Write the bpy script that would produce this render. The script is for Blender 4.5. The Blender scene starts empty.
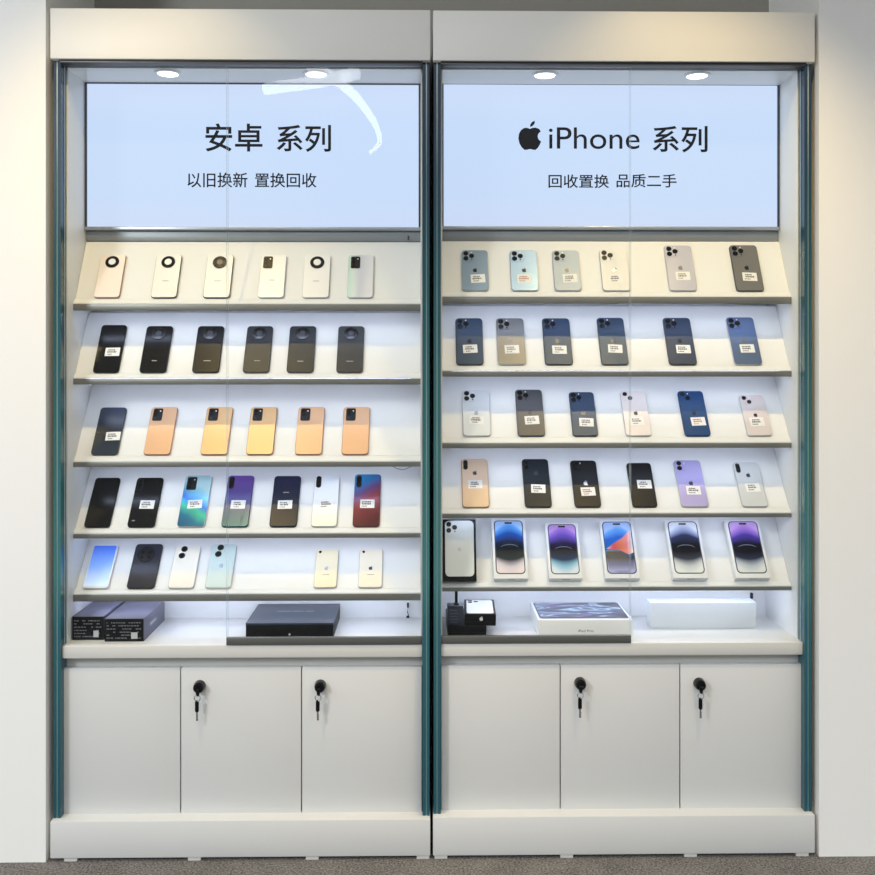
import bpy, bmesh, math, random
from mathutils import Matrix, Vector
random.seed(7)
PI = math.pi
S = bpy.context.scene
COL = S.collection

# ------------------------------------------------------------------ camera
D, F, HOR, YAW = 2.72, 960.0, 360.0, math.radians(0.8)
CAMH = (859.5 - HOR) * D / F
cd = bpy.data.cameras.new('camera')
cam = bpy.data.objects.new('camera', cd); COL.objects.link(cam)
cd.sensor_width = 36; cd.lens = 36 * F / 875; cd.shift_y = (HOR - 437.5) / 875
cam.location = (0, -D, CAMH); cam.rotation_euler = (PI / 2, 0, -YAW)
S.camera = cam

# ------------------------------------------------------------------ exposure and world
S.view_settings.view_transform = 'Standard'; S.view_settings.look = 'None'
S.view_settings.exposure = 0.0; S.view_settings.gamma = 1.0
S.view_settings.use_curve_mapping = False
W = bpy.data.worlds.new('shop_daylight'); S.world = W; W.use_nodes = True
wn = W.node_tree.nodes; wl = W.node_tree.links
tc = wn.new('ShaderNodeTexCoord'); sx = wn.new('ShaderNodeSeparateXYZ'); wr = wn.new('ShaderNodeValToRGB')
wl.new(tc.outputs['Generated'], sx.inputs[0]); wl.new(sx.outputs['Z'], wr.inputs[0])
e = wr.color_ramp.elements
e[0].position = 0.16; e[0].color = (.16, .16, .16, 1)
e[1].position = 0.42; e[1].color = (.935, .97, 1, 1)
bg = wn['Background']; wl.new(wr.outputs[0], bg.inputs[0]); bg.inputs[1].default_value = 1.74
SPOT_W = 84.0      # warm ceiling spotlights
LED_E = 11.5        # shelf light strips
SIGN_E = 1.0

# window side daylight, soft, from the left front of the shop
ld = bpy.data.lights.new('window_daylight', 'AREA'); ld.size = .7; ld.energy = 68; ld.color = (.92, .97, 1)
lo = bpy.data.objects.new('window_daylight', ld); COL.objects.link(lo)
lo.location = (-3.1, -3.3, 2.8)
lo.rotation_euler = (Vector((0.05, 0, 1.2)) - lo.location).to_track_quat('-Z', 'Y').to_euler()

# ------------------------------------------------------------------ helpers
def P(px, py, Y=0.0):
    f = Vector((math.sin(YAW), math.cos(YAW), 0)); r = Vector((math.cos(YAW), -math.sin(YAW), 0))
    d = f * F + r * (px - 437.5) + Vector((0, 0, HOR - py))
    t = (Y + D) / d.y
    return Vector((0, -D, CAMH)) + d * t
def X(px, Y=0.0): return P(px, HOR, Y).x
def Z(py, Y=0.0, px=437.5): return P(px, py, Y).z

def srgb(c):
    def l(v):
        v /= 255.0
        return v / 12.92 if v <= .04045 else ((v + .055) / 1.055) ** 2.4
    return tuple(l(v) for v in c) + (1,)

MATS = {}
def mat(name, rgb, rough=.5, metal=0.0, coat=0.0, emit=None, es=0.0, bump=None, spec=.5):
    if name in MATS: return MATS[name]
    m = bpy.data.materials.new(name); m.use_nodes = True
    b = m.node_tree.nodes['Principled BSDF']
    b.inputs['Base Color'].default_value = srgb(rgb)
    b.inputs['Roughness'].default_value = rough
    b.inputs['Metallic'].default_value = metal
    b.inputs['Coat Weight'].default_value = coat
    b.inputs['Specular IOR Level'].default_value = spec
    b.inputs['Coat Roughness'].default_value = .12
    if emit:
        b.inputs['Emission Color'].default_value = srgb(emit); b.inputs['Emission Strength'].default_value = es
    if bump:
        n = m.node_tree.nodes; l = m.node_tree.links
        nt = n.new('ShaderNodeTexNoise'); nt.inputs['Scale'].default_value = bump[0]; nt.inputs['Detail'].default_value = 4
        t = n.new('ShaderNodeTexCoord'); l.new(t.outputs['Object'], nt.inputs['Vector'])
        bp = n.new('ShaderNodeBump'); bp.inputs['Strength'].default_value = bump[1]; bp.inputs['Distance'].default_value = .002
        l.new(nt.outputs['Fac'], bp.inputs['Height']); l.new(bp.outputs[0], b.inputs['Normal'])
    MATS[name] = m
    return m

def ramp_mat(name, stops, axis='Z', rough=.3, metal=0.0, emit=0.0, noise=0.0, diag=0.0, bulge=0.0, spec=.5):
    """colours of a thing running along its length (Generated coordinates)"""
    if name in MATS: return MATS[name]
    m = bpy.data.materials.new(name); m.use_nodes = True
    n = m.node_tree.nodes; l = m.node_tree.links; b = n['Principled BSDF']
    t = n.new('ShaderNodeTexCoord'); s = n.new('ShaderNodeSeparateXYZ'); l.new(t.outputs['Generated'], s.inputs[0])
    src = s.outputs[axis]
    b.inputs['Specular IOR Level'].default_value = spec
    if bulge:
        def mth(op, a, c_=None, v=None):
            q = n.new('ShaderNodeMath'); q.operation = op; l.new(a, q.inputs[0])
            if c_ is not None: l.new(c_, q.inputs[1])
            elif v is not None: q.inputs[1].default_value = v
            return q.outputs[0]
        u = mth('SUBTRACT', s.outputs['X'], v=.5); u2 = mth('MULTIPLY', u, u)
        k_ = mth('ADD', mth('MULTIPLY', u2, v=4 * bulge), v=1.0)
        src = mth('ADD', mth('MULTIPLY', mth('SUBTRACT', src, v=.47), k_), v=.47)
    if diag:
        ma = n.new('ShaderNodeMath'); ma.operation = 'MULTIPLY_ADD'; ma.inputs[1].default_value = diag
        l.new(s.outputs['X'], ma.inputs[0]); l.new(src, ma.inputs[2]); src = ma.outputs[0]
    if noise:
        nt = n.new('ShaderNodeTexNoise'); nt.inputs['Scale'].default_value = 2.2; l.new(t.outputs['Generated'], nt.inputs['Vector'])
        m2 = n.new('ShaderNodeMath'); m2.operation = 'MULTIPLY_ADD'; m2.inputs[1].default_value = noise
        l.new(nt.outputs['Fac'], m2.inputs[0]); l.new(src, m2.inputs[2]); src = m2.outputs[0]
    r = n.new('ShaderNodeValToRGB'); el = r.color_ramp.elements
    while len(el) < len(stops): el.new(.5)
    for q, (p, c) in zip(el, stops): q.position = p; q.color = srgb(c)
    l.new(src, r.inputs[0]); l.new(r.outputs[0], b.inputs['Base Color'])
    b.inputs['Roughness'].default_value = rough; b.inputs['Metallic'].default_value = metal
    if emit:
        l.new(r.outputs[0], b.inputs['Emission Color']); b.inputs['Emission Strength'].default_value = emit
    MATS[name] = m
    return m

def glass_mat(name, tint, strength=1.0):
    if name in MATS: return MATS[name]
    m = bpy.data.materials.new(name); m.use_nodes = True
    n = m.node_tree.nodes; l = m.node_tree.links
    n.remove(n['Principled BSDF'])
    tr = n.new('ShaderNodeBsdfTransparent'); tr.inputs[0].default_value = tint
    gl = n.new('ShaderNodeBsdfGlossy'); gl.inputs['Roughness'].default_value = .015
    lw = n.new('ShaderNodeLayerWeight'); lw.inputs['Blend'].default_value = .5
    pw = n.new('ShaderNodeMath'); pw.operation = 'POWER'; pw.inputs[1].default_value = 5
    l.new(lw.outputs['Facing'], pw.inputs[0])
    mr = n.new('ShaderNodeMath'); mr.operation = 'MULTIPLY_ADD'; mr.inputs[1].default_value = .9; mr.inputs[2].default_value = .02 * strength
    l.new(pw.outputs[0], mr.inputs[0])
    mx = n.new('ShaderNodeMixShader'); l.new(mr.outputs[0], mx.inputs[0]); l.new(tr.outputs[0], mx.inputs[1]); l.new(gl.outputs[0], mx.inputs[2])
    l.new(mx.outputs[0], n['Material Output'].inputs[0])
    MATS[name] = m
    return m

def obj(name, bm, m, parent=None, loc=None, rot=None, smooth=True):
    me = bpy.data.meshes.new(name)
    bmesh.ops.recalc_face_normals(bm, faces=bm.faces)
    bm.to_mesh(me); bm.free()
    for q in (m if isinstance(m, (list, tuple)) else [m]): me.materials.append(q)
    if smooth:
        for p in me.polygons: p.use_smooth = True
        try: me.set_sharp_from_angle(angle=math.radians(32))
        except Exception: pass
    o = bpy.data.objects.new(name, me); COL.objects.link(o)
    if parent: o.parent = parent
    if loc is not None: o.location = loc
    if rot is not None: o.rotation_euler = rot
    return o

def thing(name, label, cat, loc=(0, 0, 0), rot=(0, 0, 0), group=None):
    o = bpy.data.objects.new(name, None); COL.objects.link(o)
    o.empty_display_size = .02
    o.location = loc; o.rotation_euler = rot; o['label'] = label; o['category'] = cat
    if group: o['group'] = group
    return o
def tag(o, label, cat, group=None):
    o['label'] = label; o['category'] = cat
    if group: o['group'] = group
    return o
def struct(o): o['kind'] = 'structure'; return o

def box(bm, x0, x1, y0, y1, z0, z1, bev=0.0, mi=0):
    g = bmesh.ops.create_cube(bm, size=1)
    bmesh.ops.scale(bm, vec=(x1 - x0, y1 - y0, z1 - z0), verts=g['verts'])
    bmesh.ops.translate(bm, vec=((x0 + x1) / 2, (y0 + y1) / 2, (z0 + z1) / 2), verts=g['verts'])
    vs = set(g['verts'])
    fs = [f for f in bm.faces if all(v in vs for v in f.verts)]
    for f in fs: f.material_index = mi
    if bev:
        es = [e for e in bm.edges if all(v in vs for v in e.verts)]
        bmesh.ops.bevel(bm, geom=es, offset=bev, segments=2, affect='EDGES', profile=.5)
    return bm
def bx(*a, **k): return box(bmesh.new(), *a, **k)

def rrect(w, h, r, n=6):
    pts = []
    for (sx_, sz_, a0) in ((1, 1, 0), (-1, 1, 90), (-1, -1, 180), (1, -1, 270)):
        for i in range(n + 1):
            a = math.radians(a0 + 90 * i / n)
            pts.append((sx_ * (w / 2 - r) + r * math.cos(a), sz_ * (h / 2 - r) + r * math.sin(a)))
    return pts
def prism(bm, w, h, r, yf, yb, cx=0, cz=0, bev=0.0, n=6, mi=0):
    """rounded slab facing -y: front at yf, back at yb, in the XZ plane"""
    rings = []
    specs = [(yf, bev), (yf + bev, 0), (yb - bev, 0), (yb, bev)] if bev else [(yf, 0), (yb, 0)]
    for y, ins in specs:
        rings.append([bm.verts.new((cx + x, y, cz + z)) for x, z in rrect(w - 2 * ins, h - 2 * ins, max(r - ins, .0002), n)])
    k = len(rings[0]); fs = []
    for a, b in zip(rings, rings[1:]):
        for i in range(k): fs.append(bm.faces.new((a[i], a[(i + 1) % k], b[(i + 1) % k], b[i])))
    fs.append(bm.faces.new(rings[0])); fs.append(bm.faces.new(rings[-1]))
    for f in fs: f.material_index = mi
    return bm
def poly(bm, pts, yf, yb, mi=0):
    a = [bm.verts.new((x, yf, z)) for x, z in pts]; b = [bm.verts.new((x, yb, z)) for x, z in pts]
    k = len(a)
    fs = [bm.faces.new(a), bm.faces.new(b)] + [bm.faces.new((a[i], a[(i + 1) % k], b[(i + 1) % k], b[i])) for i in range(k)]
    for f in fs: f.material_index = mi
    return bm
def disc(bm, r, yf, yb, cx=0, cz=0, n=24, bev=0.0):
    return prism(bm, 2 * r, 2 * r, r * .9999, yf, yb, cx, cz, bev, max(n // 4, 3))
def lathe(bm, prof, axis='Z', n=28, at=(0, 0, 0)):
    rings = []
    for r, h in prof:
        ring = []
        for i in range(n):
            a = 2 * PI * i / n; u, v = r * math.cos(a), r * math.sin(a)
            ring.append(bm.verts.new({'Z': (at[0] + u, at[1] + v, at[2] + h), 'Y': (at[0] + u, at[1] + h, at[2] + v)}[axis]))
        rings.append(ring)
    for a, b in zip(rings, rings[1:]):
        for i in range(n): bm.faces.new((a[i], a[(i + 1) % n], b[(i + 1) % n], b[i]))
    bm.faces.new(rings[0]); bm.faces.new(rings[-1])
    return bm
def tube(bm, pts, rad, n=8, closed=False):
    pts = [Vector(p) for p in pts]; rings = []
    N = len(pts)
    for i, p in enumerate(pts):
        if closed: t = pts[(i + 1) % N] - pts[i - 1]
        else: t = pts[min(i + 1, N - 1)] - pts[max(i - 1, 0)]
        t.normalize()
        u = t.cross(Vector((0, 0, 1)))
        if u.length < .05: u = t.cross(Vector((1, 0, 0)))
        u.normalize(); v = t.cross(u)
        rr = rad[i] if isinstance(rad, (list, tuple)) else rad
        rings.append([bm.verts.new(p + rr * (math.cos(2 * PI * j / n) * u + math.sin(2 * PI * j / n) * v)) for j in range(n)])
    prs = list(zip(rings, rings[1:])) + ([(rings[-1], rings[0])] if closed else [])
    for a, b in prs:
        for j in range(n): bm.faces.new((a[j], a[(j + 1) % n], b[(j + 1) % n], b[j]))
    if not closed: bm.faces.new(rings[0]); bm.faces.new(rings[-1])
    return bm
def smoothpath(ctrl, n=10):
    out = []; c = [Vector(p) for p in ctrl]
    for i in range(len(c) - 1):
        p0 = c[max(i - 1, 0)]; p1 = c[i]; p2 = c[i + 1]; p3 = c[min(i + 2, len(c) - 1)]
        for k in range(n):
            t = k / n
            out.append(.5 * ((2 * p1) + (p2 - p0) * t + (2 * p0 - 5 * p1 + 4 * p2 - p3) * t * t + (3 * p1 - p0 - 3 * p2 + p3) * t ** 3))
    out.append(c[-1]); return out

def text(name, body, x0, x1, z0, z1, y, m, parent, bold=0.0, thick=.0006, rot=None):
    """lettering stretched to the box x0..x1, z0..z1 standing on the plane y"""
    cu = bpy.data.curves.new('letters', 'FONT'); cu.body = body; cu.bevel_depth = max(bold, 0); cu.bevel_resolution = 0; cu.extrude = .02
    to = bpy.data.objects.new('letters', cu); COL.objects.link(to)
    dg = bpy.context.evaluated_depsgraph_get(); dg.update()
    me = bpy.data.meshes.new_from_object(to.evaluated_get(dg))
    COL.objects.unlink(to); bpy.data.objects.remove(to)
    xs = [v.co.x for v in me.vertices]; ys = [v.co.y for v in me.vertices]
    ax, bx_, ay, by = min(xs), max(xs), min(ys), max(ys)
    for v in me.vertices:
        u = x0 + (v.co.x - ax) / (bx_ - ax) * (x1 - x0); w = z0 + (v.co.y - ay) / (by - ay) * (z1 - z0)
        v.co = (u, y - (thick if v.co.z > 0 else 0), w)
    me.name = name; me.materials.clear(); me.materials.append(m)
    o = bpy.data.objects.new(name, me); COL.objects.link(o)
    if parent: o.parent = parent
    if rot is not None: o.rotation_euler = rot
    return o

def fruit(bm, s, yf, yb, cx=0, cz=0):
    """bitten fruit emblem with a leaf; s = full height"""
    pts = []
    half = [(0, .30), (.08, .335), (.2, .345), (.31, .30), (.375, .22)]
    right = half + [(.30, .15), (.265, .06), (.28, -.03), (.33, -.10), (.385, -.135),
                    (.345, -.24), (.27, -.36), (.19, -.43), (.11, -.425), (0, -.395)]
    left = [(-.11, -.425), (-.19, -.43), (-.29, -.34), (-.37, -.2), (-.405, -.03), (-.385, .13), (-.32, .25), (-.22, .325), (-.12, .34)]
    p = [(cx + x * s, cz + (z - .06) * s) for x, z in right + left]
    poly(bm, p, yf, yb)
    leaf = [(.0, .37), (.015, .46), (.07, .54), (.165, .585), (.16, .49), (.10, .41)]
    poly(bm, [(cx + x * s, cz + (z - .06) * s) for x, z in leaf], yf, yb)
    return bm

# ------------------------------------------------------------------ materials
WHITE = mat('white_lacquer', (214, 213, 208), .38)
DOORW = mat('white_melamine', (214, 215, 214), .42, bump=(260, .05))
SHELFW = mat('white_shelf_board', (232, 232, 230), .30)
BOARDW = mat('white_display_board', (232, 232, 231), .55)
FASCIA = mat('silver_white_panel', (230, 229, 224), .45, 0)
ALU = mat('brushed_aluminium', (128, 127, 122), .4, .5)
DARKALU = mat('dark_aluminium', (104, 105, 102), .42, .5)
TRACK = mat('track_metal', (96, 94, 92), .4, .5)
GLASS = glass_mat('clear_glass', (.985, .995, .99, 1))
SEAM = mat('glass_edge_pale', (190, 205, 208), .2)
GEDGE = ramp_mat('teal_glass_edge', [(0.0, (38, 82, 96)), (.25, (46, 96, 108)), (.32, (66, 120, 124)), (.62, (44, 88, 98)), (.9, (22, 50, 70)), (1.0, (18, 44, 62))], rough=.18)
GLIGHT = ramp_mat('pale_glass_edge', [(0, (96, 140, 146)), (.5, (128, 172, 174)), (.85, (104, 138, 150)), (1, (205, 222, 230))], rough=.2)  # whitish top end is a reflection painted into the edge colour
BLACK = mat('black_plastic', (12, 13, 15), .35, spec=.25)
KEYSTEEL = mat('key_steel', (190, 190, 188), .25, .9)
FRAME_D = mat('sign_frame_dark', (60, 66, 82), .35, .4)
FRAME_S = mat('sign_frame_silver', (168, 172, 178), .3, .6)
SIGNM = ramp_mat('lit_sign_panel', [(0, (205, 217, 247)), (.3, (200, 219, 250)), (.75, (199, 219, 250)), (1, (204, 220, 250))], rough=.7, emit=SIGN_E, noise=.15)
SIGNM.node_tree.nodes['Principled BSDF'].inputs['Specular IOR Level'].default_value = .1
for _l in list(SIGNM.node_tree.links):
    if _l.to_socket.name == 'Base Color': SIGNM.node_tree.links.remove(_l)
SIGNM.node_tree.nodes['Principled BSDF'].inputs['Base Color'].default_value = (.06, .07, .08, 1)
INK = mat('sign_ink', (10, 13, 22), .7, spec=.05)
LED = mat('led_strip_light', (255, 255, 255), .5, emit=(208, 220, 255), es=LED_E)
LAMP = mat('lamp_diffuser', (255, 255, 255), .5, emit=(246, 250, 255), es=9.0)
DOWN = mat('downlight_lens', (255, 255, 255), .5, emit=(255, 253, 250), es=3.0)

# ------------------------------------------------------------------ the room
XL, XR = X(50), X(815)            # outer ends of the run of cabinets
CEIL = 3.5
carp = bpy.data.materials.new('grey_carpet'); carp.use_nodes = True
n = carp.node_tree.nodes; l = carp.node_tree.links; b = n['Principled BSDF']
t = n.new('ShaderNodeTexCoord'); n1 = n.new('ShaderNodeTexNoise'); n1.inputs['Scale'].default_value = 170; n1.inputs['Detail'].default_value = 6
n2 = n.new('ShaderNodeTexNoise'); n2.inputs['Scale'].default_value = 9
r = n.new('ShaderNodeValToRGB'); r.color_ramp.elements[0].color = srgb((62, 60, 59)); r.color_ramp.elements[0].position = .33
r.color_ramp.elements[1].color = srgb((140, 136, 132)); r.color_ramp.elements[1].position = .68
mxn = n.new('ShaderNodeMath'); mxn.operation = 'MULTIPLY_ADD'; mxn.inputs[1].default_value = .2
l.new(t.outputs['Object'], n1.inputs['Vector']); l.new(t.outputs['Object'], n2.inputs['Vector'])
l.new(n2.outputs['Fac'], mxn.inputs[0]); 
sb = n.new('ShaderNodeMath'); sb.operation = 'SUBTRACT'; sb.inputs[1].default_value = .1
l.new(n1.outputs['Fac'], sb.inputs[0]); l.new(sb.outputs[0], mxn.inputs[2]); l.new(mxn.outputs[0], r.inputs[0])
l.new(r.outputs[0], b.inputs['Base Color']); b.inputs['Roughness'].default_value = .95
bp = n.new('ShaderNodeBump'); bp.inputs['Strength'].default_value = .6; bp.inputs['Distance'].default_value = .004
l.new(n1.outputs['Fac'], bp.inputs['Height']); l.new(bp.outputs[0], b.inputs['Normal'])
struct(obj('floor', bx(-3.2, 3.2, -5.2, .55, -.05, 0), carp))
WALLM = mat('white_wall_paint', (243, 243, 241), .7, bump=(90, .06))
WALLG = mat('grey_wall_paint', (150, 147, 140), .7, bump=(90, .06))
struct(obj('wall_back', bx(XL - .02, XR + .02, .40, .5, 0, CEIL), WALLG))
struct(obj('wall_left', bx(-3.2, XL - .012, .0, .5, 0, CEIL), WALLM))
struct(obj('wall_right', bx(XR + .012, 3.2, .0, .5, 0, CEIL), WALLM))
struct(obj('ceiling', bx(-3.2, 3.2, -2.75, .55, CEIL, CEIL + .06), mat('ceiling_paint', (200, 198, 192), .8)))

# ------------------------------------------------------------------ cabinets
YS = .105            # front of the shelf boards
YB = .1185            # foot of the display boards
YG = .02             # front edge of the side glass
def cabinet(label, x0px, x1px, refpx, rows, tilts, ytop, ybot, gl, gr, doorx, locks, seam, outer_right, sgn, dlx, feet):
    """x0px..x1px outer ends at the front plane; rows: (plate top, profile top, profile bottom) in photograph rows"""
    x0, x1 = X(x0px), X(x1px)
    root = thing('display_cabinet', label, 'display cabinet', ((x0 + x1) / 2, .18, 0))
    off = Vector(root.location)
    def part(name, bm, m, parent=None, **k):
        bmesh.ops.translate(bm, vec=-off, verts=bm.verts[:])
        return obj(name, bm, m, parent or root, **k)
    z = lambda py, Y=0: Z(py, Y, refpx)
    zt, zf = z(ytop[0]), z(ytop[1]); zp = z(ybot[0]); 
    # fascia, plinth, feet
    part('fascia', bx(x0, x1, 0, .36, zf, zt, bev=.0025), FASCIA)
    part('plinth', bx(x0, x1, 0, .36, .010, zp, bev=.0025), DOORW)
    for fp in feet:
        part('foot', bx(X(fp) - .018, X(fp) + .018, .004, .03, 0, .0105), WHITE)
    # side glass: two sheets a side, teal edges
    GW = .0205
    for s in (0, 1):
        xa, xb = (x0 + .002, x0 + .002 + GW) if s == 0 else (x1 - .002 - GW, x1 - .002)
        bm = bmesh.new()
        segs = [(0, .0075), (.0075, .0115), (.0115, GW)] if s == 0 else [(0, .0095), (.0095, .0135), (.0135, GW)]
        for i, (u, v) in enumerate(segs):
            mi = [1, 2, 1][i]
            box(bm, xa + u + .0002, xa + v - .0002, YG + (.002 if mi == 2 else 0), .35, zp + .0005, zf - .0005, mi=mi)
        for f in bm.faces:
            c = f.calc_center_median(); f.normal_update()
        part('side_glass', bm, [GLASS, GEDGE, GLIGHT], smooth=False)
        # white upright lining the glass inside
        ua, ub = (xb, xb + .005) if s == 0 else (xa - .005, xa)
        part('side_upright', bx(ua, ub, .062, .345, z(645, .05), zf - .0005, bev=.001), SHELFW)
    xi0, xi1 = x0 + .002 + GW + .005, x1 - .002 - GW - .005
    xg0, xg1 = x0 + .002 + GW, x1 - .002 - GW
    part('back_panel', bx(xi0, xi1, .318, .345, z(645, .05), zf - .0005), SHELFW)
    zd = z(ybot[3], .03)                         # deck of the showcase
    # carcass below with counter lip
    part('carcass', bx(xg0, xg1, .066, .345, zp + .0005, zd - .030), mat('carcass_white', (196, 197, 193), .5))
    part('counter', bx(xg0, xg1, .030, .345, zd - .037, zd, bev=.003), WHITE)
    # doors
    zb, ztop = z(ybot[1], .045), z(ybot[2], .045)
    for i, (a, c) in enumerate(doorx):
        d = part('cabinet_door', bx(X(a, .045) + .0016, X(c, .045) - .0016, .045, .0655, zb, ztop, bev=.0018), DOORW)
        if locks[i]:
            lx, lz = X(locks[i][0], .035), Z(locks[i][1], .035, locks[i][0])
            bm = lathe(bmesh.new(), [(.0172, .0005), (.0172, -.003), (.0155, -.016), (.0145, -.021), (.0125, -.0232), (.006, -.0235), (.004, -.022)], 'Y', 28, (lx, .045, lz))
            lk = part('cam_lock', bm, mat('lock_black_chrome', (30, 31, 34), .16, .6), d)
    # top track
    tr = part('door_track', bx(xg0, xg1, .010, .054, zf - .0075, zf - .0005, bev=.001), TRACK)
    part('track_lip', bx(xg0, xg1, .006, .0098, zf - .0035, zf - .0005), mat('track_seal', (30, 30, 32), .5), tr)
    # inside top with downlights
    zc = zf - .0075 - .0025
    part('top_panel', bx(xi0, xi1, .0545, .3175, zc, zf - .0006), SHELFW)
    for px in dlx:
        yd = .098; xx = X(px, yd)
        bm = lathe(bmesh.new(), [(.039, .0), (.038, -.003), (.031, -.0045), (.029, -.002), (.029, 0)], 'Z', 30, (xx, yd, zc))
        dl = part('downlight', bm, mat('downlight_ring', (225, 225, 225), .3, .3))
        part('lens', lathe(bmesh.new(), [(.0288, -.0005), (.0285, -.004), (.012, -.006)], 'Z', 26, (xx, yd, zc)), DOWN, dl)
    # lit sign box
    ys = .20
    sx0, sx1 = xi0 + .001, xi1 - .001
    st, sbm = z(sgn[0], ys), z(sgn[1], ys)
    sg = part('sign_box', bx(sx0, sx1, ys + .004, .317, sbm - .0105, zc - .0008), FRAME_S)
    part('sign_panel', bx(sx0 + .006, sx1 - .006, ys, ys + .0038, sbm, st), SIGNM, sg)
    bm = bmesh.new()
    box(bm, sx0, sx1, ys - .004, ys + .0038, st + .0003, st + .0065, bev=.001)
    box(bm, sx0, sx0 + .0055, ys - .004, ys + .0038, sbm, st, bev=.001)
    box(bm, sx1 - .0055, sx1, ys - .004, ys + .0038, sbm, st, bev=.001)
    part('sign_frame', bm, FRAME_D, sg)
    part('sign_sill', bx(sx0, sx1, ys - .006, ys + .0038, sbm - .0115, sbm - .0003, bev=.0012), FRAME_S, sg)
    part('sign_shade_band', bx(sx0, sx1, ys + .006, .317, z(241, ys), sbm - .0118, bev=.001), mat('shade_band_grey', (142, 147, 152), .4, .3), sg)  # grey strip added to stand for the shade below the sign
    # shelves
    prev = z(241, ys) - .0005
    for (a, c, d), th in zip(rows, tilts):
        za, zc_, zd_ = z(a, YB - .006), z(c, YS), z(d, YS - .004)
        sm = bmesh.new(); prof = [(YS, zc_), (YS, zc_ + .003), (YS + .011, za), (.3175, za), (.3175, zc_)]
        ra = [sm.verts.new((xi0 + .0005, y, q)) for y, q in prof]; rb = [sm.verts.new((xi1 - .0005, y, q)) for y, q in prof]
        sm.faces.new(ra); sm.faces.new(rb)
        for i in range(5): sm.faces.new((ra[i], ra[(i + 1) % 5], rb[(i + 1) % 5], rb[i]))
        sh = part('shelf', sm, SHELFW, smooth=False)
        part('edge_profile', bx(xi0 + .0005, xi1 - .0005, YS - .004, YS + .012, zd_, zc_ - .0003, bev=.0008), ALU, sh)
        part('light_strip', bx(xi0 + .03, xi1 - .03, YS + .0125, YS + .0185, zc_ - .0062, zc_ - .0003), LED, sh)
        if (a, c, d) == rows[-1]:
            for yy in (.17, .24): part('light_strip', bx(xi0 + .03, xi1 - .03, yy, yy + .012, zc_ - .0042, zc_ - .0003), mat('deck_fill_strip', (255, 255, 255), .5, emit=(214, 224, 255), es=6.5), sh)  # unseen rear strips, added only to brighten the deck
        hgt = prev - za - .001
        run = min(hgt * math.tan(th), .3175 - YB - .006)
        hgt = run / math.tan(th)
        tk = .004
        bm = bmesh.new()
        pts = [(YB, za + .0003), (YB + run, za + hgt), (YB + run + tk, za + hgt), (YB + tk, za + .0003)]
        va = [bm.verts.new((xi0 + .001, y, q)) for y, q in pts]; vb = [bm.verts.new((xi1 - .001, y, q)) for y, q in pts]
        bm.faces.new(va); bm.faces.new(vb)
        for i in range(4): bm.faces.new((va[i], va[(i + 1) % 4], vb[(i + 1) % 4], vb[i]))
        part('display_board', bm, BOARDW, sh, smooth=False)
        prev = zd_
    # sliding glass doors
    xs = X(seam, .03)
    ov = .001
    outer = (xs, xg1 - .001) if outer_right else (xg0 + .001, xs)
    inner = (xg0 + .001, xs + ov) if outer_right else (xs - ov, xg1 - .001)
    for (ga, gb), y, is_outer in ((outer, .030, True), (inner, .046, False)):
        zlo = zd + .0005
        gbm = bx(ga, gb, y, y + .005, zlo + (.02 if is_outer else 0), zf - .0085)
        for f in gbm.faces:
            f.normal_update()
            f.material_index = 1 if (abs(f.normal.x) > .9) else 0
        g = part('sliding_glass_door', gbm, [GLASS, SEAM], smooth=False)
        if is_outer:
            part('bottom_rail', bx(ga, gb, y - .004, y + .009, zlo, zlo + .0215, bev=.001), DARKALU, g)
    return root, zd, z, sg, off

LROWS = [(299, 304, 310.5), (373.7, 378.5, 384.5), (456, 461.8, 466.8), (528.3, 533.5, 538), (589.7, 594, 601)]
RROWS = [(292, 296.8, 303.5), (366, 371, 376.6), (437.4, 443, 448), (508.6, 513.5, 517.6), (582.3, 587, 591)]
dg = math.radians
LT = [dg(27), dg(31), dg(35), dg(39), dg(43)]
RT = [dg(27), dg(31), dg(35), dg(38), dg(35)]
Lroot, LZD, lz, Lsign, Loff = cabinet('white display cabinet on the left, lit sign with only Chinese words above phone shelves',
    50, 430.3, 270, LROWS, LT, (9, 59.5), (820.3, 814, 667.5, 645), None, None,
    [(58.5, 180.5), (180.5, 301.5), (301.5, 422.3)], [None, (199, 687), (320, 686.5)], 226.5, True, (84.6, 227), (168, 316), (70, 194, 312, 423))
Rroot, RZD, rz, Rsign, Roff = cabinet('white display cabinet on the right, lit sign with black bitten fruit emblem above shelves',
    433, 815, 600, RROWS, RT, (11, 61), (816.3, 810, 665, 643), None, None,
    [(440.7, 560.3), (560.3, 680), (680, 806.5)], [None, (580.5, 684), (700, 684.5)], 631, False, (85, 226.5), (545, 697), (441, 567, 691, 803))

# sign writing
def sign_text(body, px0, px1, py0, py1, sg, off, refpx, bold=0.0):
    y = .1996
    text('sign_lettering', body, X(px0, y) - off.x, X(px1, y) - off.x, Z(py1, y, refpx) - off.z, Z(py0, y, refpx) - off.z, y - off.y, INK, sg, bold, .0012)
sign_text('安卓', 205.5, 262.5, 123.5, 151.5, Lsign, Loff, 234, .012)
sign_text('系列', 276.5, 331, 125, 152, Lsign, Loff, 304, .012)
sign_text('以旧换新', 187.5, 247.5, 172.5, 187.5, Lsign, Loff, 217, .008)
sign_text('置换回收', 255, 316.5, 173, 187.5, Lsign, Loff, 286, .008)
sign_text('iPhone', 549, 639.5, 127.5, 149, Rsign, Roff, 594, -.004)
sign_text('系列', 652.5, 707.5, 126, 152.5, Rsign, Roff, 680, .012)
sign_text('回收置换', 548.5, 609, 174.5, 188, Rsign, Roff, 580, .008)
sign_text('品质二手', 616.5, 676.5, 174, 187.5, Rsign, Roff, 646, .008)
y = .1996
pc = P(530, 137, y)
obj('emblem', fruit(bmesh.new(), .0875, y - .0012 - Roff.y, y - Roff.y, pc.x - Roff.x, pc.z - Roff.z + .0035), INK, Rsign)

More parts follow.
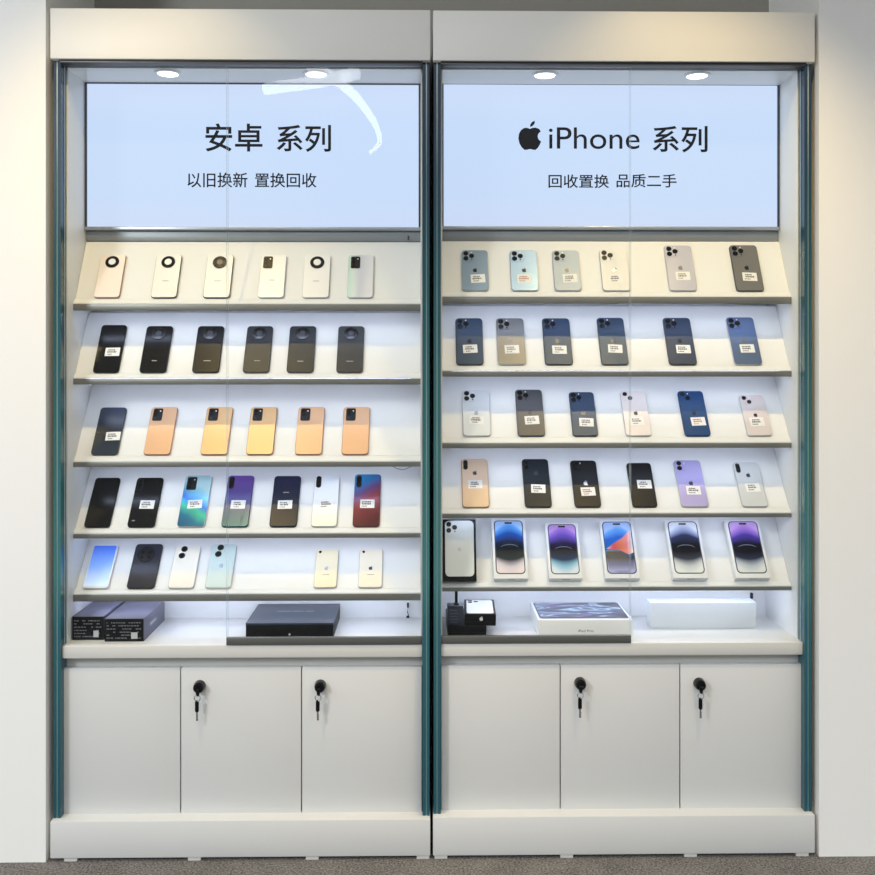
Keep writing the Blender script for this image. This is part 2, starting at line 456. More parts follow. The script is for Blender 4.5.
# little black clips and wires inside the showcases
def clip(px, py, Y, root, off, s=1.0, chain=False):
    p = P(px, py, Y) - off
    bm = bx(p.x - .0035 * s, p.x + .0035 * s, p.y - .006, p.y + .004, p.z - .008 * s, p.z + .008 * s, bev=.001)
    if chain:
        tube(bm, [(p.x, p.y - .002, p.z - .008), (p.x - .002, p.y - .002, p.z - .02), (p.x + .002, p.y - .003, p.z - .034)], .0012, 6)
        box(bm, p.x - .005, p.x + .004, p.y - .004, p.y, p.z - .042, p.z - .033, bev=.001)
    obj('cable_clip', bm, mat('clip_black', (30, 32, 42), .4), root)
clip(408, 605, .314, Lroot, Loff, .9, True); clip(408.5, 238, .196, Lroot, Loff, .8); clip(751.5, 595.5, .314, Rroot, Roff, 1.1)
def wire(pxs, Y, root, off):
    bm = tube(bmesh.new(), smoothpath([P(a, b_, Y) - off for a, b_ in pxs], 6), .0012, 6)
    obj('led_wire', bm, mat('wire_grey', (120, 120, 125), .5), root)
wire([(392, 465.5), (397, 468.5), (404, 469.5), (411, 466.5), (418, 465)], .125, Lroot, Loff)

# ------------------------------------------------------------------ keys hanging in the door locks
def keys(px, py, label):
    p = P(px, py, .02)
    r = thing('key_ring', label, 'keys', p, group='keys hanging in the cupboard locks')
    k = prism(bmesh.new(), .0095, .020, .0045, -.0025, .0018, -.001, -.008, .0008)
    prism(k, .008, .004, .001, .0018, .0062, 0, 0, .0003)
    obj('key_bow', k, BLACK, r)
    ring = [(-.002 + .0085 * math.cos(a), -.0008 + .0012 * math.sin(a * 2), -.0235 + .0085 * math.sin(a)) for a in [2 * PI * i / 24 for i in range(24)]]
    obj('split_ring', tube(bmesh.new(), ring, .0014, 8, True), KEYSTEEL, r)
    kb = prism(bmesh.new(), .0108, .034, .005, -.0022, .0018, -.003, -.0465, .001)
    h = obj('key_head', kb, BLACK, r)
    bl = bx(-.0055, -.0005, -.0008, .0008, -.088, -.0636)
    for i in range(3): box(bl, -.0005, .0008, -.0008, .0008, -.086 + i * .006, -.083 + i * .006)
    obj('key_blade', bl, KEYSTEEL, h)
keys(198, 690, 'black-headed key pair hanging in lock of left cabinet middle cupboard door')
keys(318.8, 689.5, 'black-headed key pair hanging in lock of left cabinet right cupboard door')
keys(581, 687, 'black-headed key pair hanging in lock of right cabinet middle cupboard door')
keys(701.5, 687.5, 'black-headed key pair hanging in lock of right cabinet rightmost cupboard door')

# ------------------------------------------------------------------ phones
LENS = mat('lens_black', (6, 7, 9), .15, spec=.3)
LENSRIM = mat('lens_rim', (52, 55, 62), .25, .7)
STICK = mat('price_sticker_paper', (236, 235, 232), .6)
PRINT = mat('sticker_print', (70, 66, 72), .7)
PRINTR = mat('sticker_print_red', (170, 96, 84), .7)
LENSGLOW = mat('lens_white_ring', (235, 235, 232), .3)

def frame_of(rows, tilts, row, refpx):
    return Z(rows[row][0], YB - .006, refpx), tilts[row]

def phone(side, row, cx, wpx, back, cam='tri', top=None, emblem=None, sticker=None, mark=None, frame=None, label='', rough=.32, metal=0.0, group=None, spin=0.0, kind=None):
    rows, tilts = (LROWS, LT) if side == 'L' else (RROWS, RT)
    za = Z(rows[row][0], YB - .006, 270 if side == 'L' else 600); th = tilts[row]
    yc = YB
    w = X(cx + wpx / 2, yc) - X(cx - wpx / 2, yc)
    # length so that the top lands on the photographed row
    lo_, hi_ = .05, .25
    Tt = top
    for _ in range(40):
        Lm = (lo_ + hi_) / 2
        yy = YB - .008 * math.cos(th) + Lm * math.sin(th); zz = za + .008 * math.sin(th) + Lm * math.cos(th)
        py = HOR - (zz - CAMH) * F / (yy + D)
        if py > Tt: lo_ = Lm
        else: hi_ = Lm
    L = Lm
    root = thing('smartphone', label, 'phone', (X(cx, yc), YB - .0004, za + .0004), (-th, 0, 0), group)
    rad = w * .13
    T = .0078
    fm = frame or back
    obj('body', prism(bmesh.new(), w, L, rad, -T, 0, 0, L / 2, .0018), fm, root)
    obj('back_panel', prism(bmesh.new(), w - .0024, L - .0024, rad - .001, -T - .0005, -T + .0002, 0, L / 2, .0003), back, root)
    yf = -T - .0005
    def lens(parent, x, zz, r, pro=.0018, glow=False):
        o = obj('lens', disc(bmesh.new(), r, yf - pro, yf - .0002, x, zz, 20, .0004), LENS, parent)
        return o
    s = w / .08
    if cam == 'tri' or cam == 'tri_dark':
        mw = .036 * s; mx = -w / 2 + mw / 2 + .004; mz = L - mw / 2 - .0045
        c = obj('camera_module', prism(bmesh.new(), mw, mw * 1.02, .008, yf - .0012, yf, mx, mz, .0005), back, root)
        for (u, v) in ((-.0085, .0088), (-.0085, -.0088), (.0085, 0)):
            lens(c, mx + u * s, mz + v * s, .0077 * s, .0028)
        obj('flash', disc(bmesh.new(), .0022, yf - .0016, yf - .001, mx + .0085 * s, mz + .0125 * s, 12), LENSGLOW, c)
        obj('sensor', disc(bmesh.new(), .0022, yf - .0016, yf - .001, mx + .0085 * s, mz - .0125 * s, 12), LENS, c)
    elif cam in ('diag', 'two'):
        mw = .032 * s; mx = -w / 2 + mw / 2 + .0045; mz = L - mw / 2 - .005
        c = obj('camera_module', prism(bmesh.new(), mw, mw * 1.05, .008, yf - .001, yf, mx, mz, .0004), back, root)
        sp = ((-.007, .0075), (.0075, -.0075)) if cam == 'diag' else ((-.006, .0085), (-.006, -.0085))
        for u, v in sp: lens(c, mx + u * s, mz + v * s, .0072 * s, .0026)
        obj('flash', disc(bmesh.new(), .002, yf - .0014, yf - .0008, mx + .009 * s, mz + .009 * s, 12), LENSGLOW, c)
    elif cam in ('pill', 'xs'):
        mw, mh = (.0135 * s, .034 * s) if cam == 'xs' else (.0165 * s, .043 * s)
        mx = -w / 2 + mw / 2 + .0055; mz = L - mh / 2 - .006
        c = obj('camera_module', prism(bmesh.new(), mw, mh, mw * .49, yf - .0014, yf, mx, mz, .0005), BLACK, root)
        k = 2 if cam == 'xs' else 3
        for i in range(k): lens(c, mx, mz + mh * (.5 - (i + .5) / k) * .86, mw * .36, .002)
    elif cam == 'rect':
        mw, mh = .029 * s, .044 * s
        mx = -w / 2 + mw / 2 + .008; mz = L - mh / 2 - .007
        c = obj('camera_module', prism(bmesh.new(), mw, mh, .005, yf - .0016, yf, mx, mz, .0006), BLACK, root)
        for u, v in ((-.0055, .012), (-.0055, 0), (-.0055, -.012)): lens(c, mx + u * s, mz + v * s, .0048 * s, .0022)
        obj('flash', disc(bmesh.new(), .002, yf - .0019, yf - .0014, mx + .007 * s, mz + .012 * s, 12), LENSGLOW, c)
    elif cam in ('ring_white', 'ring_black'):
        r0 = .0215 * s; mz = L - r0 - .007
        c = obj('camera_module', disc(bmesh.new(), r0, yf - .0022, yf, 0, mz, 40, .0007), mat('camera_ring_black', (10, 10, 12), .16), root)
        if cam == 'ring_white':
            obj('centre_disc', disc(bmesh.new(), r0 * .52, yf - .0026, yf - .002, 0, mz, 28, .0002), LENSGLOW, c)
        else:
            obj('centre_disc', disc(bmesh.new(), r0 * .42, yf - .0026, yf - .002, 0, mz, 28, .0002), mat('ring_centre_grey', (58, 60, 66), .3, .5), c)
        for a in (45, 135, 225, 315):
            lens(c, r0 * .72 * math.cos(dg(a)), mz + r0 * .72 * math.sin(dg(a)), r0 * .19, .003)
    elif cam == 'dark_grid':
        r0 = .026 * s; mz = L - r0 - .012
        c = obj('camera_module', disc(bmesh.new(), r0, yf - .0018, yf, -.004, mz, 36, .0006), mat('camera_disc_dark', (26, 26, 32), .2), root)
        for u, v in ((-.4, .3), (.4, .3), (-.4, -.35), (.4, -.35)): lens(c, -.004 + u * r0, mz + v * r0, r0 * .2, .0024)
    elif cam == 'two_big':
        mx = .0 - w * .16
        for i, zz in enumerate((L - .013, L - .036)):
            c = obj('camera_module', disc(bmesh.new(), .0098, yf - .002, yf, mx + (.002 - .004 * i), zz, 26, .0005), mat('camera_disc_dark', (26, 26, 32), .2), root)
            lens(c, mx + (.002 - .004 * i), zz, .0055, .003)
    elif cam == 'dot':
        c = obj('camera_lens', disc(bmesh.new(), .0042, yf - .001, yf, -w / 2 + .012, L - .010, 16, .0003), LENS, root)
    elif cam == 'screen':
        obj('screen', prism(bmesh.new(), w * .86, L * .9, w * .05, yf - .0004, yf, 0, L * .5), ramp_mat('phone_screen_blue', [(0, (205, 225, 250)), (.5, (130, 170, 240)), (1, (64, 110, 225))], rough=.2, emit=.35), root)
    if emblem:
        obj('emblem', fruit(bmesh.new(), .0165 * s, yf - .0003, yf, 0, L * (.70 if cam == 'xs' else .5)), emblem, root)
    if sticker:
        col, sxp, szp = sticker if isinstance(sticker, tuple) else ('k', 0.04, .31)
        cxs, czs = sxp * w, szp * L
        rot = random.uniform(-.06, .06)
        st = obj('price_sticker', prism(bmesh.new(), 0.043, .029, .001, -.0002, 0, 0, 0), STICK, root, (cxs, yf - .0001, czs), (0, rot, 0))
        bm = bmesh.new(); rr = random.Random(int(cx * 7 + row))
        for lz_, hh, wd in ((.0066, .0042, .7), (-.0002, .0054, .8), (-.0084, .0032, .5)):
            x = -.0165 + rr.random() * .004
            while x < -.0165 + .033 * wd:
                q = rr.uniform(.0016, .0042)
                box(bm, x, x + q, -.00035, -.0002, lz_ - hh / 2, lz_ + hh / 2); x += q + .0013
        obj('printed_marks', bm, PRINTR if col == 'r' else PRINT, st, smooth=False)
    if mark:
        colm, mx_, mz_, mw_ = mark
        bm = bmesh.new(); x = -mw_ / 2
        while x < mw_ / 2 - .001:
            box(bm, x, x + .0021, -.0002, 0, -.0012, .0012); x += .0030
        obj('wordmark', bm, colm, root, (mx_ * w, yf - .0001, mz_ * L), smooth=False)
    return root

M = lambda n_, c, r_=.34, me=0.0, sp=.5: mat('back_' + n_, c, r_, me, 0.0, spec=sp)
MK_W = mat('wordmark_pale', (190, 190, 190), .4)
MK_D = mat('wordmark_grey', (120, 116, 110), .4)
FR_G = mat('phone_frame_grey', (88, 88, 92), .28, .7)
FR_S = mat('phone_frame_silver', (205, 205, 208), .3, .5)
FR_P = mat('phone_frame_pink', (196, 150, 132), .3, .7)
EM_D = mat('emblem_dark', (44, 48, 60), .25, .5)
EM_L = mat('emblem_pale', (150, 156, 165), .25, .6)
EM_G = mat('emblem_grey', (140, 140, 142), .25, .5)

G = 'phones on the left cabinet top shelf'
cream = M('cream_white', (238, 235, 230)); pearl = M('pearl_white', (236, 235, 234)); mistw = M('mist_white', (228, 228, 228))
phone('L', 0, 107, 26, M('blush_white', (242, 230, 220)), 'ring_white', 255, frame=FR_P, group=G, label='blush-white smartphone with white-centred camera ring, leftmost on left cabinet top shelf')
phone('L', 0, 164, 26, cream, 'ring_white', 255, frame=FR_G, mark=(MK_D, .0, .38, .018), group=G, label='cream smartphone with white-centred camera ring and dark right edge, second on left cabinet top shelf')
phone('L', 0, 216.5, 27, mistw, 'ring_black', 255, frame=FR_G, mark=(MK_D, .0, .38, .022), group=G, label='white smartphone with all-black round camera, third from left on left cabinet top shelf')
phone('L', 0, 271, 26, pearl, 'rect', 255, frame=FR_S, mark=(MK_D, .0, .4, .016), group=G, label='plain white smartphone with black rectangular camera, fourth from left, left cabinet top shelf')
phone('L', 0, 315.5, 27, pearl, 'ring_white', 255, frame=FR_S, mark=(MK_D, .0, .38, .018), group=G, label='white smartphone with camera ring standing between two with rectangular cameras, left cabinet top shelf')
phone('L', 0, 360, 26, ramp_mat('back_iridescent_mint', [(0, (190, 230, 218)), (.35, (226, 238, 234)), (.6, (214, 216, 228)), (1, (236, 236, 240))], 'X', .25, .2, noise=.25), 'rect', 255, frame=FR_S, group=G, label='iridescent mint-white smartphone with black rectangular camera, rightmost on left cabinet top shelf')

G = 'phones on the left cabinet second shelf'
blk = M('gloss_black', (10, 11, 13), .2, 0, .25); blk2 = M('deep_black', (12, 13, 16), .32, 0, .18); char = M('charcoal', (30, 33, 37), .42, 0, .35)
phone('L', 1, 106, 26, blk, 'none', 325, sticker=('k', .13, .42), group=G, label='black smartphone with white price sticker, leftmost on left cabinet second shelf')
phone('L', 1, 153, 27, blk, 'ring_black', 326, mark=(MK_W, .0, .24, .014), frame=char, group=G, label='black smartphone with round camera, no sticker, first one right of stickered black phone')
phone('L', 1, 205.6, 27, blk2, 'ring_black', 326, mark=(MK_W, .02, .24, .02), frame=char, group=G, label='black round-camera smartphone with pale wordmark, third from left on left cabinet second shelf')
phone('L', 1, 256, 26.5, char, 'ring_black', 326, mark=(MK_W, .02, .24, .018), frame=FR_G, group=G, label='charcoal round-camera smartphone, fourth from left on left cabinet second shelf')
phone('L', 1, 300, 27, M('dark_slate', (26, 31, 38), .42, 0, .35), 'ring_black', 326, mark=(MK_W, .0, .23, .018), frame=FR_G, group=G, label='dark slate round-camera smartphone, second from right on left cabinet second shelf')
phone('L', 1, 349.5, 26.5, M('graphite_grey', (46, 49, 53), .45, 0, .4), 'ring_black', 326, mark=(MK_W, .0, .23, .02), frame=FR_G, group=G, label='graphite grey round-camera smartphone, rightmost on left cabinet second shelf')

G = 'phones on the left cabinet third shelf'
gold = M('peach_gold', (222, 176, 136), .40, .12); gold2 = M('yellow_gold', (222, 180, 128), .40, .16)
phone('L', 2, 104.5, 27, ramp_mat('back_midnight', [(0, (36, 50, 66)), (.5, (20, 27, 42)), (1, (52, 66, 88))], rough=.25), 'none', 407, sticker=('k', .2, .38), group=G, frame=FR_G, label='midnight blue smartphone with sticker, leftmost on left cabinet third shelf beside gold phones')
for cx_, m_, lb in ((157, gold, 'peach gold smartphone with black rectangular camera, first gold one from the left, third shelf'),
                    (214, gold2, 'yellow gold smartphone left of the glass door seam, second gold one on third shelf'),
                    (259.5, gold2, 'gold smartphone right of the glass door seam, third of five gold ones on third shelf'),
                    (308.4, gold, 'gold smartphone with black rectangular camera, second gold one from right, third shelf'),
                    (355, gold, 'gold smartphone with black rectangular camera, rightmost on left cabinet third shelf')):
    phone('L', 2, cx_, 27, m_, 'rect', 406.6, frame=FR_P, group=G, label=lb)

G = 'phones on the left cabinet fourth shelf'
phone('L', 3, 97, 26, blk, 'none', 477, group=G, label='plain black smartphone without sticker, leftmost on left cabinet fourth shelf')
phone('L', 3, 141, 27.5, blk, 'pill', 477, sticker=('k', .08, .44), mark=(MK_W, -.3, .12, .008), group=G, label='black smartphone with white price sticker, second from left, left cabinet fourth shelf')
phone('L', 3, 191, 28, ramp_mat('back_teal_aurora', [(0, (6, 78, 122)), (.35, (10, 104, 146)), (.55, (48, 178, 150)), (.68, (34, 104, 206)), (.85, (120, 190, 222)), (1, (190, 226, 232))], rough=.24, metal=.3, noise=.18, diag=.25), 'rect', 475, sticker=('k', .02, .43), frame=FR_S, group=G, label='teal and blue gradient smartphone with black rectangular camera and sticker, left cabinet fourth shelf')
phone('L', 3, 234.7, 27, ramp_mat('back_purple_night', [(0, (28, 82, 98)), (.35, (48, 62, 98)), (.7, (80, 62, 132)), (1, (118, 80, 172))], rough=.28, metal=.3), 'pill', 475, sticker=('k', .03, .42), group=G, label='purple to teal gradient smartphone with sticker at the glass seam, left cabinet fourth shelf')
phone('L', 3, 283, 27.5, ramp_mat('back_ink_navy', [(0, (14, 20, 34)), (.6, (22, 26, 46)), (1, (34, 38, 66))], rough=.28, spec=.15), 'none', 475.5, sticker=('k', .0, .42), mark=(MK_W, .0, .66, .018), group=G, label='ink navy smartphone with sticker and centred wordmark, third from right, left cabinet fourth shelf')
phone('L', 3, 324, 26, ramp_mat('back_pearl_shift', [(0, (246, 238, 208)), (.4, (232, 234, 236)), (1, (236, 238, 242))], rough=.25, noise=.15), 'pill', 474.5, sticker=('k', .03, .42), frame=FR_S, group=G, label='pearl white smartphone with black pill camera and sticker, second from right, fourth shelf')
phone('L', 3, 366, 27, ramp_mat('back_blue_to_red', [(0, (84, 30, 36)), (.45, (128, 42, 52)), (.62, (96, 62, 112)), (.8, (40, 120, 184)), (1, (44, 148, 204))], rough=.24, metal=.2, diag=-.25, noise=.12), 'pill', 474, sticker=('k', .02, .42), group=G, label='blue to red gradient smartphone with sticker, rightmost on left cabinet fourth shelf')

G = 'phones on the left cabinet fifth shelf'
phone('L', 4, 95.5, 27, mat('back_white_gloss', (236, 238, 242), .25), 'screen', 543, frame=FR_S, group=G, label='white framed smartphone showing bright blue screen, leftmost on left cabinet lowest phone shelf')
phone('L', 4, 140.5, 28, ramp_mat('back_black_blue', [(0, (18, 20, 32)), (.7, (26, 28, 42)), (1, (40, 42, 62))], rough=.3), 'dark_grid', 543, group=G, label='large black smartphone with dark disc camera on left cabinet lowest phone shelf')
phone('L', 4, 181, 26, M('warm_white', (238, 232, 220)), 'two_big', 545, frame=FR_S, group=G, label='warm white smartphone with two large dark lens discs, left cabinet lowest phone shelf')
phone('L', 4, 218, 26, M('pale_mint', (196, 214, 212)), 'two_big', 543.5, emblem=EM_L, frame=FR_S, group=G, label='pale mint smartphone with two large dark lens discs and fruit emblem, beside white one')
phone('L', 4, 325, 23, M('champagne', (238, 226, 196)), 'dot', 549, emblem=EM_G, mark=(MK_D, .0, .33, .02), frame=FR_S, group=G, label='small champagne smartphone with tiny corner lens, left one of two small pale phones')
phone('L', 4, 370, 24, M('pale_champagne', (240, 230, 210)), 'dot', 549, emblem=EM_D, mark=(MK_D, .0, .33, .02), frame=FR_S, group=G, label='small pale champagne smartphone, rightmost on left cabinet lowest phone shelf')

# right cabinet
G = 'phones on the right cabinet top shelf'
sierra = M('sierra_blue', (128, 152, 180), .36, .25); skyb = M('sky_blue', (150, 182, 222), .34, .25); mist = M('mist_blue', (152, 168, 188), .40, .05)
phone('R', 0, 475.5, 27, sierra, 'tri', 250, emblem=EM_D, sticker=('k', .1, .29), group=G, frame=FR_S, label='steel blue smartphone with three lenses, leftmost on right cabinet top shelf')
phone('R', 0, 525, 27.5, skyb, 'tri', 250, emblem=EM_D, sticker=('r', .0, .29), group=G, frame=FR_S, label='sky blue smartphone with three lenses, second from left on right cabinet top shelf')
phone('R', 0, 568, 27, mist, 'tri', 250, emblem=EM_D, sticker=('k', .1, .3), group=G, frame=FR_S, label='misty grey-blue smartphone, third from left on right cabinet top shelf')
phone('R', 0, 616.5, 28, M('ivory', (232, 230, 224), .55), 'tri', 249, emblem=EM_G, sticker=('k', .0, .29), group=G, frame=FR_S, label='ivory white smartphone with three black lenses at the glass seam, right cabinet top shelf')
phone('R', 0, 683, 28, M('lavender_grey', (176, 178, 198), .36, .2), 'tri', 245, emblem=EM_G, sticker=('k', .05, .32), group=G, frame=FR_S, label='lavender grey smartphone with three lenses, second from right on right cabinet top shelf')
phone('R', 0, 750, 28, M('graphite', (110, 110, 112), .4, .25), 'tri', 244.5, emblem=EM_D, sticker=('k', .05, .3), group=G, frame=FR_G, label='graphite grey smartphone with three lenses, rightmost on right cabinet top shelf')

G = 'phones on the right cabinet second shelf'
navy = M('pacific_navy', (36, 60, 88), .42, .2); navy2 = M('deep_navy', (28, 54, 86), .42, .2)
phone('R', 1, 470, 27.5, navy, 'tri', 318, emblem=EM_D, sticker=('k', .02, .33), group=G, frame=FR_G, label='dark navy smartphone, leftmost on right cabinet second shelf')
phone('R', 1, 512, 28.5, M('taupe_grey', (118, 118, 118), .42, .6), 'tri', 318, emblem=EM_G, sticker=('k', .02, .32), group=G, frame=FR_S, label='taupe grey smartphone standing between two navy ones, right cabinet second shelf')
phone('R', 1, 559, 28, navy2, 'tri', 318, emblem=EM_D, sticker=('k', .05, .31), group=G, frame=FR_G, label='navy smartphone right of the taupe one on right cabinet second shelf')
phone('R', 1, 615, 27.5, navy, 'tri', 317.5, emblem=EM_D, sticker=('k', .06, .33), group=G, frame=FR_G, label='navy smartphone just left of the glass door seam, right cabinet second shelf')
phone('R', 1, 683, 28, M('black_navy', (22, 46, 78), .42, .1), 'tri', 317.5, emblem=EM_D, sticker=('k', .08, .32), group=G, frame=FR_G, label='deep navy smartphone, second from right on right cabinet second shelf')
phone('R', 1, 748, 28.5, M('denim_blue', (84, 104, 140), .42, .45), 'tri', 317, emblem=EM_G, sticker=('k', .06, .33), group=G, frame=FR_S, label='lighter denim blue smartphone, rightmost on right cabinet second shelf')

G = 'phones on the right cabinet third shelf'
phone('R', 2, 477, 28, M('silver_white', (214, 218, 220), .36), 'tri', 390, emblem=EM_L, sticker=('k', .0, .34), group=G, frame=FR_S, label='silver white smartphone, leftmost on right cabinet third shelf')
phone('R', 2, 531.5, 27.5, M('space_grey', (74, 74, 78), .42, .3), 'tri', 389.5, emblem=EM_D, sticker=('k', .05, .33), group=G, frame=FR_G, label='dark space-grey smartphone, second from left on right cabinet third shelf')
phone('R', 2, 585.5, 25.5, navy2, 'tri', 392, emblem=EM_D, sticker=('k', .08, .3), group=G, frame=FR_G, label='small navy smartphone, third from left on right cabinet third shelf')
phone('R', 2, 638.6, 26, M('rosy_white', (224, 214, 212)), 'diag', 391, emblem=EM_D, sticker=('k', .0, .32), group=G, frame=FR_S, label='rosy white smartphone with two diagonal lenses at the glass seam, third shelf')
phone('R', 2, 697.7, 26, M('royal_blue', (10, 62, 112), .34, 0, .3), 'diag', 391, emblem=EM_D, sticker=('r', .1, .31), group=G, label='saturated royal blue smartphone with sticker, right cabinet third shelf')
phone('R', 2, 759.5, 25, M('shell_pink', (218, 206, 204)), 'diag', 395, emblem=EM_D, sticker=('k', .0, .33), group=G, frame=FR_S, label='small shell pink smartphone, rightmost on right cabinet third shelf')

G = 'phones on the right cabinet fourth shelf'
phone('R', 3, 476, 27, M('satin_gold', (214, 186, 156), .38, .1), 'xs', 458.7, emblem=EM_D, sticker=('k', .0, .46), group=G, frame=FR_P, label='satin gold smartphone, leftmost on right cabinet fourth shelf')
phone('R', 3, 538.5, 27, M('green_black', (24, 32, 40), .36, 0, .15), 'xs', 459, emblem=mat('emblem_green', (40, 62, 58), .3, .4), sticker=('k', .04, .37), group=G, frame=char, label='black smartphone with single corner camera, second from left on right cabinet fourth shelf')
phone('R', 3, 588, 26.5, M('ink_black', (18, 21, 26), .36, 0, .15), 'two', 460.5, emblem=EM_L, sticker=('r', .06, .32), group=G, frame=char, label='black smartphone with pale emblem, third from left on right cabinet fourth shelf')
phone('R', 3, 645, 25, blk2, 'dot', 463, sticker=('k', .1, .5), group=G, frame=char, label='narrow black smartphone with sticker just right of the glass seam, fourth shelf')
phone('R', 3, 695, 27.5, M('lilac', (168, 160, 210), .38, .2), 'two', 460.5, emblem=EM_D, sticker=('k', .04, .34), group=G, frame=FR_S, label='lilac purple smartphone with two lenses, right cabinet fourth shelf')
phone('R', 3, 755, 26, M('cloud_grey', (206, 208, 208)), 'xs', 462.5, emblem=EM_D, sticker=('k', .06, .42), group=G, frame=FR_S, label='pale silver smartphone with two lenses, rightmost on right cabinet fourth shelf')

# ------------------------------------------------------------------ phone boxes leaning on the fifth shelf of the right cabinet
CARDW = mat('white_card', (234, 234, 233), .4)
CARDB = mat('black_card', (10, 11, 13), .4, spec=.15)
def screen_pic(name, stops, noise=.0, diag=0.0): return ramp_mat(name, stops, rough=.35, noise=noise, diag=diag, bulge=.45, spec=.08)
def phone_box(cx, wpx, hpx_top, card, label, pic, th, kind, y_off=0.0):
    za = Z(RROWS[4][0], YB - .006, 600)
    w = X(cx + wpx / 2, YB - .02) - X(cx - wpx / 2, YB - .02)
    T = .026
    lo_, hi_ = .1, .26
    for _ in range(40):
        L = (lo_ + hi_) / 2
        yy = YB + y_off - T * math.cos(th) + L * math.sin(th); zz = za + T * math.sin(th) + L * math.cos(th)
        if HOR - (zz - CAMH) * F / (yy + D) > hpx_top: lo_ = L
        else: hi_ = L
    root = thing('phone_box', label, 'phone box', (X(cx, YB), YB - .0006 + y_off, za + .0005), (-th, 0, 0), 'phone boxes leaning on the right cabinet fifth shelf')
    obj('box_lid', bx(-w / 2, w / 2, -T, -.006, 0, L, bev=.0012), card, root)
    obj('box_tray', bx(-w / 2 + .0008, w / 2 - .0008, -.0058, 0, .0008, L - .0008, bev=.0008), card, root)
    pw, ph = w * .865, L * .905
    cz = L * .525
    p = obj('printed_phone', prism(bmesh.new(), pw, ph, pw * .15, -T - .0008, -T + .0002, 0, cz, .0003), mat('printed_bezel', (58, 62, 84), .3, .3) if kind == 'front' else pic, root)
    if kind == 'front':
        obj('printed_screen', prism(bmesh.new(), pw * .93, ph * .965, pw * .12, -T - .0012, -T - .0006, 0, cz), pic, p)
        obj('screen_notch', prism(bmesh.new(), pw * .26, .0052, .0025, -T - .0015, -T - .0011, 0, cz + ph * .448), BLACK, p)
        if kind == 'front' and 'swoop' not in pic.name:
            arc = [(pw * .3 * math.cos(a), -T - .0012, cz - ph * .02 + ph * .06 * math.sin(a)) for a in [PI * (.06 + .88 * i / 14) for i in range(15)]]
            obj('screen_arc', tube(bmesh.new(), arc, [.0003 + .0007 * math.sin(PI * i / 14) for i in range(15)], 6), mat('screen_arc_grey', (140, 150, 160), .4), p)
        else:
            y0_ = -T - .00125
            zc_ = lambda u: cz - ph / 2 + ph * u
            xx = lambda u: -pw * .46 + pw * .92 * u
            bm = poly(bmesh.new(), [(xx(.02), zc_(.47)), (xx(.3), zc_(.57)), (xx(.62), zc_(.67)), (xx(.9), zc_(.80)), (xx(1), zc_(.83)), (xx(1), zc_(.40)), (xx(.82), zc_(.36)), (xx(.55), zc_(.44)), (xx(.3), zc_(.455))], y0_ - .0003, y0_ + .0002)
            obj('screen_swoop', bm, ramp_mat('print_red_swoop', [(0, (232, 190, 196)), (.3, (206, 72, 78)), (.6, (214, 108, 62)), (.85, (222, 120, 110)), (1, (240, 210, 208))], 'X', .3, noise=.1), p)
            bm = poly(bmesh.new(), [(xx(.02), zc_(.45)), (xx(.3), zc_(.44)), (xx(.55), zc_(.425)), (xx(.75), zc_(.35)), (xx(.92), zc_(.22)), (xx(.98), zc_(.10)), (xx(.9), zc_(.06)), (xx(.1), zc_(.06)), (xx(.02), zc_(.1))], y0_ - .0003, y0_ + .0002)
            obj('screen_petal', bm, ramp_mat('print_dark_petal', [(0, (160, 164, 206)), (.25, (108, 112, 152)), (.6, (44, 50, 66)), (.9, (24, 30, 40)), (1, (100, 118, 150))], 'Z', .3, diag=.0), p)
        bm = bmesh.new(); x = -w * .10
        while x < w * .1: box(bm, x, x + .0022, .006 - T, .0088 - T, -.00035, 0); x += .0032
        obj('printed_marks', bm, PRINT, root, smooth=False)
    else:
        mz = cz + ph / 2 - .020; mx = -pw / 2 + .020
        for u, v in ((-.0088, .009), (-.0088, -.0092), (.0088, 0)):
            obj('printed_lens', disc(bmesh.new(), .0074, -T - .0012, -T - .0006, mx + u, mz + v, 20), LENS, p)
        obj('printed_sensor', disc(bmesh.new(), .002, -T - .0012, -T - .0006, mx + .0095, mz - .0125, 10), LENS, p)
        obj('emblem', fruit(bmesh.new(), .0145, -T - .0011, -T - .0006, 0, cz - .002), mat('emblem_silver', (188, 190, 186), .3, .3), p)
    return root
PIC_S = mat('print_silver_phone', (212, 215, 211), .32)
PIC_B = screen_pic('print_blue_screen', [(0, (232, 216, 214)), (.13, (206, 196, 204)), (.26, (40, 50, 54)), (.45, (16, 24, 30)), (.62, (20, 30, 54)), (.78, (24, 74, 160)), (.92, (88, 160, 232)), (1, (170, 206, 246))], .03)
PIC_P = screen_pic('print_violet_screen', [(0, (214, 224, 230)), (.16, (132, 182, 206)), (.28, (30, 54, 84)), (.48, (18, 18, 30)), (.64, (38, 30, 66)), (.8, (96, 72, 170)), (.93, (158, 112, 204)), (1, (190, 150, 216))], .03)
PIC_R = screen_pic('print_swoop_screen', [(0, (170, 172, 212)), (.3, (40, 46, 60)), (.52, (40, 110, 176)), (.75, (34, 92, 190)), (.92, (96, 160, 226)), (1, (170, 196, 240))], .12)
PIC_K = screen_pic('print_black_screen', [(0, (226, 228, 222)), (.14, (196, 200, 200)), (.27, (54, 58, 72)), (.42, (12, 12, 18)), (.6, (16, 18, 28)), (.76, (38, 46, 84)), (.88, (160, 170, 204)), (1, (232, 234, 244))], .03)
PIC_V = screen_pic('print_purple_screen', [(0, (220, 222, 216)), (.14, (180, 188, 196)), (.27, (40, 46, 68)), (.42, (12, 12, 20)), (.6, (20, 16, 36)), (.76, (72, 52, 150)), (.9, (170, 122, 210)), (1, (206, 168, 226))], .03)
